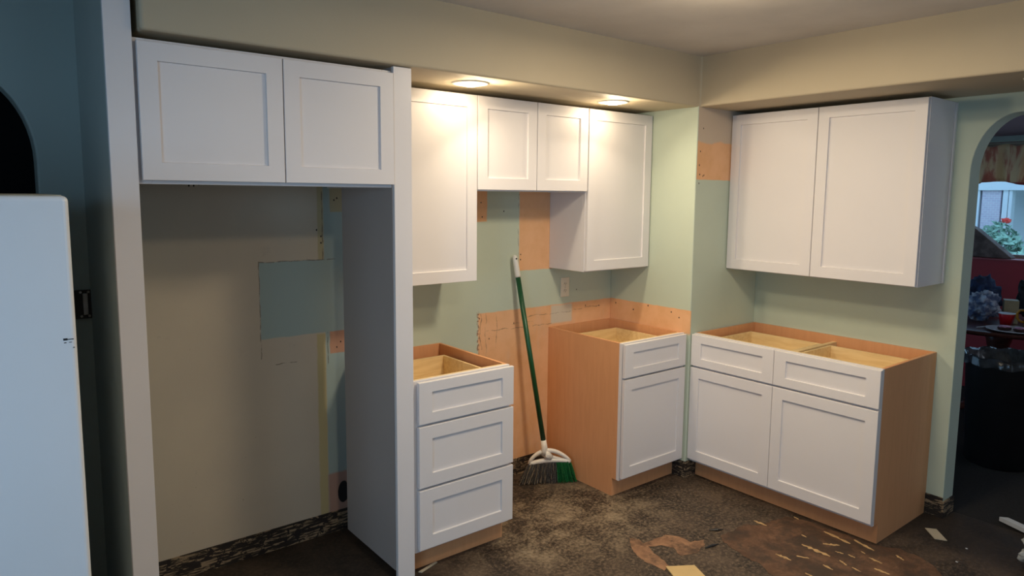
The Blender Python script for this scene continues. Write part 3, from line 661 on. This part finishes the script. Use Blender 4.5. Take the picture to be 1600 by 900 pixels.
# yellow mug
M_mug = paint('yellow_glaze', (0.62,0.46,0.03), .25, .05); M_hand = paint('orange_glaze', (0.62,0.28,0.03), .25, .05)
mg = thing('coffee_mug', 'tall yellow mug with looped handle at the right of the red cup', 'mug', (5.045,-1.615,ZT))
bm = new_bm(); lathe(bm, [(.050,0), (.056,.01), (.058,.14), (.060,.150), (.055,.150), (.052,.012)], n=40); obj('mug_body', bm, M_mug, mg, smooth=True)
bm = new_bm(); tube(bm, [(-.02,.052,.125), (-.025,.080,.125), (-.028,.095,.10), (-.028,.092,.065), (-.024,.075,.045), (-.02,.053,.04)], .0085, 10); obj('handle', bm, M_hand, mg, smooth=True)
# crumpled clear bag over something
M_film, nt_, b_ = newmat('clear_plastic_film'); N = NT(nt_); b_.inputs['Roughness'].default_value = .15; b_.inputs['Transmission Weight'].default_value = .35; b_.inputs['IOR'].default_value = 1.15
nt_.links.new(N.mix(N.step(N.noise(N.coord(), 16, 5), .4, .62), (0.16,0.20,0.34), (0.85,0.88,0.98)), b_.inputs['Base Color'])
bm = new_bm(); crumple(bm, (0,0,.10), (.10,.13,.12), 8.1, 5, .35); o = obj('plastic_bread_bag', bm, M_film, smooth=True); o.location = (5.09,-1.265,ZT+.012); tag(o, 'crumpled clear plastic bag on the dining table left of the red cup', 'bag')
M_blue = paint('dark_blue_cloth', (0.025,0.045,0.12), .8, .3, 14, .6, 60)
bm = new_bm(); crumple(bm, (0,0,.15), (.15,.14,.17), 5.2, 4, .4); o = obj('cloth_bag', bm, M_blue, smooth=True); o.location = (5.42,-1.17,ZT); tag(o, 'dark blue cloth bag at the back of dining table', 'bag')
M_bk = paint('black_cloth', (0.012,0.012,0.016), .7, .2, 20, .5, 60)
bm = new_bm(); crumple(bm, (0,0,.17), (.09,.085,.19), 2.7, 4, .35); o = obj('handbag', bm, M_bk, smooth=True); o.location = (5.50,-1.455,ZT); tag(o, 'black lumpy handbag behind the red cup on dining table', 'bag')
bm = new_bm(); bx(bm, -.05, .05, -.045, .045, 0, .17); bx(bm, -.051, -.05, -.025, .025, .04, .12); o = obj('snack_box', bm, paint('cream_card', (0.40,0.33,0.20), .6, .1, 8), None, .002); o.location = (5.20,-1.425,ZT); o.rotation_euler = (0,0,.4); tag(o, 'small cream cardboard box behind the clear bag and red cup', 'box')
M_silver = paint('fork_plastic', (0.7,0.7,0.75), .3, .02)
for k, (dy, lab) in enumerate(((0.0,'white plastic knife beside the plate, nearer the table edge'), (.03,'white plastic knife beside the plate, farther from edge'))):
    bm = new_bm(); tube(bm, [(0,0,.003), (.05,-.02,.003), (.13,-.055,.003)], [.003,.006,.003], 6); o = obj('plastic_knife', bm, M_silver); o.location = (4.74+dy, -1.36-dy*.5, ZT+.001); tag(o, lab, 'knife', 'plastic knives by the plate')
M_pinkc = paint('pink_paper', (0.45,0.16,0.20), .8, .4, 30)
bm = new_bm(); crumple(bm, (0,0,.022), (.05,.06,.025), 1.9, 3, .5); o = obj('paper_napkin', bm, M_pinkc, smooth=True); o.location = (4.86,-1.165,ZT); tag(o, 'crumpled pink patterned napkin by the table edge near the jamb', 'napkin')
# trash can with liner
tc = thing('trash_can', 'black round trash can with clear liner over its rim, before the dining table', 'trash can', (4.22,-1.70,.0))
bm = new_bm(); lathe(bm, [(.17,0), (.18,.01), (.215,.66), (.225,.68), (.215,.69), (.205,.66), (.17,.02)], n=48); obj('can_body', bm, M_black, tc, smooth=True)
bm = new_bm(); n = 72; rings = []
for r, z in ((.195,.60), (.205,.685), (.226,.702), (.236,.690), (.236,.645)):
    rings.append([bm.verts.new(((r+.006*math.sin(k*1.7+z*40)+.004*math.sin(k*.83))*math.cos(2*PI*k/n), (r+.006*math.sin(k*1.7+z*40)+.004*math.sin(k*.83))*math.sin(2*PI*k/n), z+.006*math.sin(k*.9))) for k in range(n)])
for a, b in zip(rings, rings[1:]):
    for k in range(n): bm.faces.new((a[k], a[(k+1)%n], b[(k+1)%n], b[k]))
M_liner = paint('smoky_liner_film', (0.07,0.075,0.085), .2, .3, 14, .5, 40)
obj('bin_liner', bm, M_liner, tc, smooth=True)
# small dark shoe-like bundle and white tag near the jamb? -> folded red chair seat behind the jamb
M_chair = paint('dark_red_chair_paint', (0.13,0.012,0.012), .4, .05)
ch = thing('dining_chair', 'dark red wooden dining chair mostly hidden behind the doorway jamb', 'chair', (4.55,-1.02,0), 0)
bm = new_bm(); bx(bm, -.21, .21, -.21, .21, .43, .47); obj('seat', bm, M_chair, ch, .012)
for sx in (-.18, .18):
    for sy in (-.18, .18):
        bm = new_bm(); tube(bm, [(sx*1.08, sy*1.08, 0), (sx, sy, .43)], [.014,.020], 10); obj('leg', bm, M_chair, ch, smooth=True)
bm = new_bm(); bx(bm, -.20, -.17, -.19, .19, .80, .95)
for k in range(5): bx(bm, -.192, -.178, -.17+.0825*k-.008, -.17+.0825*k+.018, .47, .80)
obj('backrest', bm, M_chair, ch, .006)

# ------------------------------------------------------------------ outdoors through the window
M_wh2 = paint('white_siding', (0.80,0.82,0.85), .8, .03, 1); M_brick, nt_, b_ = newmat('brick'); N = NT(nt_)
bk = nt_.nodes.new('ShaderNodeTexBrick'); q_ = N.xyz(N.coord()); cb = nt_.nodes.new('ShaderNodeCombineXYZ'); nt_.links.new(q_[1], cb.inputs[0]); nt_.links.new(q_[2], cb.inputs[1]); nt_.links.new(cb.outputs[0], bk.inputs[0]); bk.inputs['Scale'].default_value = 7
bk.inputs['Color1'].default_value = (.66,.55,.62,1); bk.inputs['Color2'].default_value = (.58,.48,.58,1); bk.inputs['Mortar'].default_value = (.7,.7,.72,1); nt_.links.new(bk.outputs[0], b_.inputs['Base Color']); b_.inputs['Roughness'].default_value = .9
M_grass = paint('grass', (0.20,0.32,0.16), .9, .3, 4)
M_leaf = paint('shrub_leaves', (0.42,0.66,0.50), .7, .35, 6)
bm = new_bm(); bx(bm, XD+.3, 26, -12, 14, -.6, -.4); struct('ground', bm, M_grass)
hs = thing('neighbour_house', 'pale neighbouring house with a brick pier seen through the dining window', 'house', (12,0,-.4))
bm = new_bm(); bx(bm, 1.0, 1.3, -6, 8, 0, 3.4); obj('wall', bm, M_wh2, hs)
bm = new_bm(); prism(bm, [(-.5,3.35), (1.6,3.35), (3.4,4.6), (1.6,3.5)], lambda a, b, t: (a, -6.4+t, b), 14.8); obj('roof', bm, paint('grey_roof', (0.35,0.36,0.4), .9), hs)
bm = new_bm(); bx(bm, -.05, .25, -6, 8, 2.22, 2.75); obj('porch_beam', bm, M_wh2, hs)
bm = new_bm(); bx(bm, 0, .22, .73, .99, 0, 2.22); obj('brick_pier', bm, M_brick, hs)
bm = new_bm(); bx(bm, -.02, .14, .575, .70, 0, 2.22); obj('porch_post', bm, M_wh2, hs)
bm = new_bm(); bx(bm, -.02, .14, 1.02, 1.10, 0, 2.22); obj('porch_post', bm, M_wh2, hs)
M_hwin = paint('house_window_glass', (0.22,0.34,0.48), .15, .1)
bm = new_bm(); bx(bm, .97, 1.0, .20, .50, 1.65, 2.15); wf = obj('window', bm, M_wh2, hs)
bm = new_bm(); bx(bm, .96, .972, .23, .47, 1.68, 2.12); obj('pane', bm, M_hwin, wf)
def shrub(cx, cy, r, h, label, seed, mat=M_leaf):
    s = thing('shrub', label, 'shrub', (cx,cy,-.4)); rnd = random.Random(seed); bm = new_bm()
    for i in range(1800):
        d = Vector((rnd.gauss(0,1), rnd.gauss(0,1), rnd.gauss(0,1))).normalized(); k = rnd.uniform(.75,1)
        p = Vector((d.x*r*k, d.y*r*k, h/2+d.z*h/2*k)); a = Vector((rnd.gauss(0,1), rnd.gauss(0,1), rnd.gauss(0,1))).normalized()*.065; b = a.orthogonal().normalized()*.03
        vs = [bm.verts.new(p+q) for q in (a, b, -a, -b)]; bm.faces.new(vs)
    obj('foliage', bm, mat, s)
    bm = new_bm(); tube(bm, [(0,0,0), (.02,0,h*.5)], [.03,.02], 8)
    for k in range(5): tube(bm, [(.02,0,h*.4), (r*.6*math.cos(k*1.25), r*.6*math.sin(k*1.25), h*.75)], [.015,.006], 6)
    obj('stem', bm, M_brown, s)
shrub(10.9, .42, .42, 1.75, 'leafy green shrub outside the dining window, at the right', 1)
shrub(11.2, 1.30, .42, 1.60, 'leafy green shrub outside the dining window, by the brick pier', 2)
shrub(9.3, -.35, .4, 1.45, 'near green shrub outside the window at its right edge', 3)
fb = thing('hanging_flowers', 'small red hanging flower cluster on the porch outside the window', 'flowers', (11.9,.60,1.35))
bm = new_bm(); crumple(bm, (0,0,0), (.05,.085,.05), 4.4, 3, .6, False); obj('petals', bm, paint('red_petals', (0.95,0.10,0.08), .6, .05), fb)
bm = new_bm(); tube(bm, [(0,0,.03), (0,0,.47)], .004, 6); obj('hanger', bm, M_black, fb)
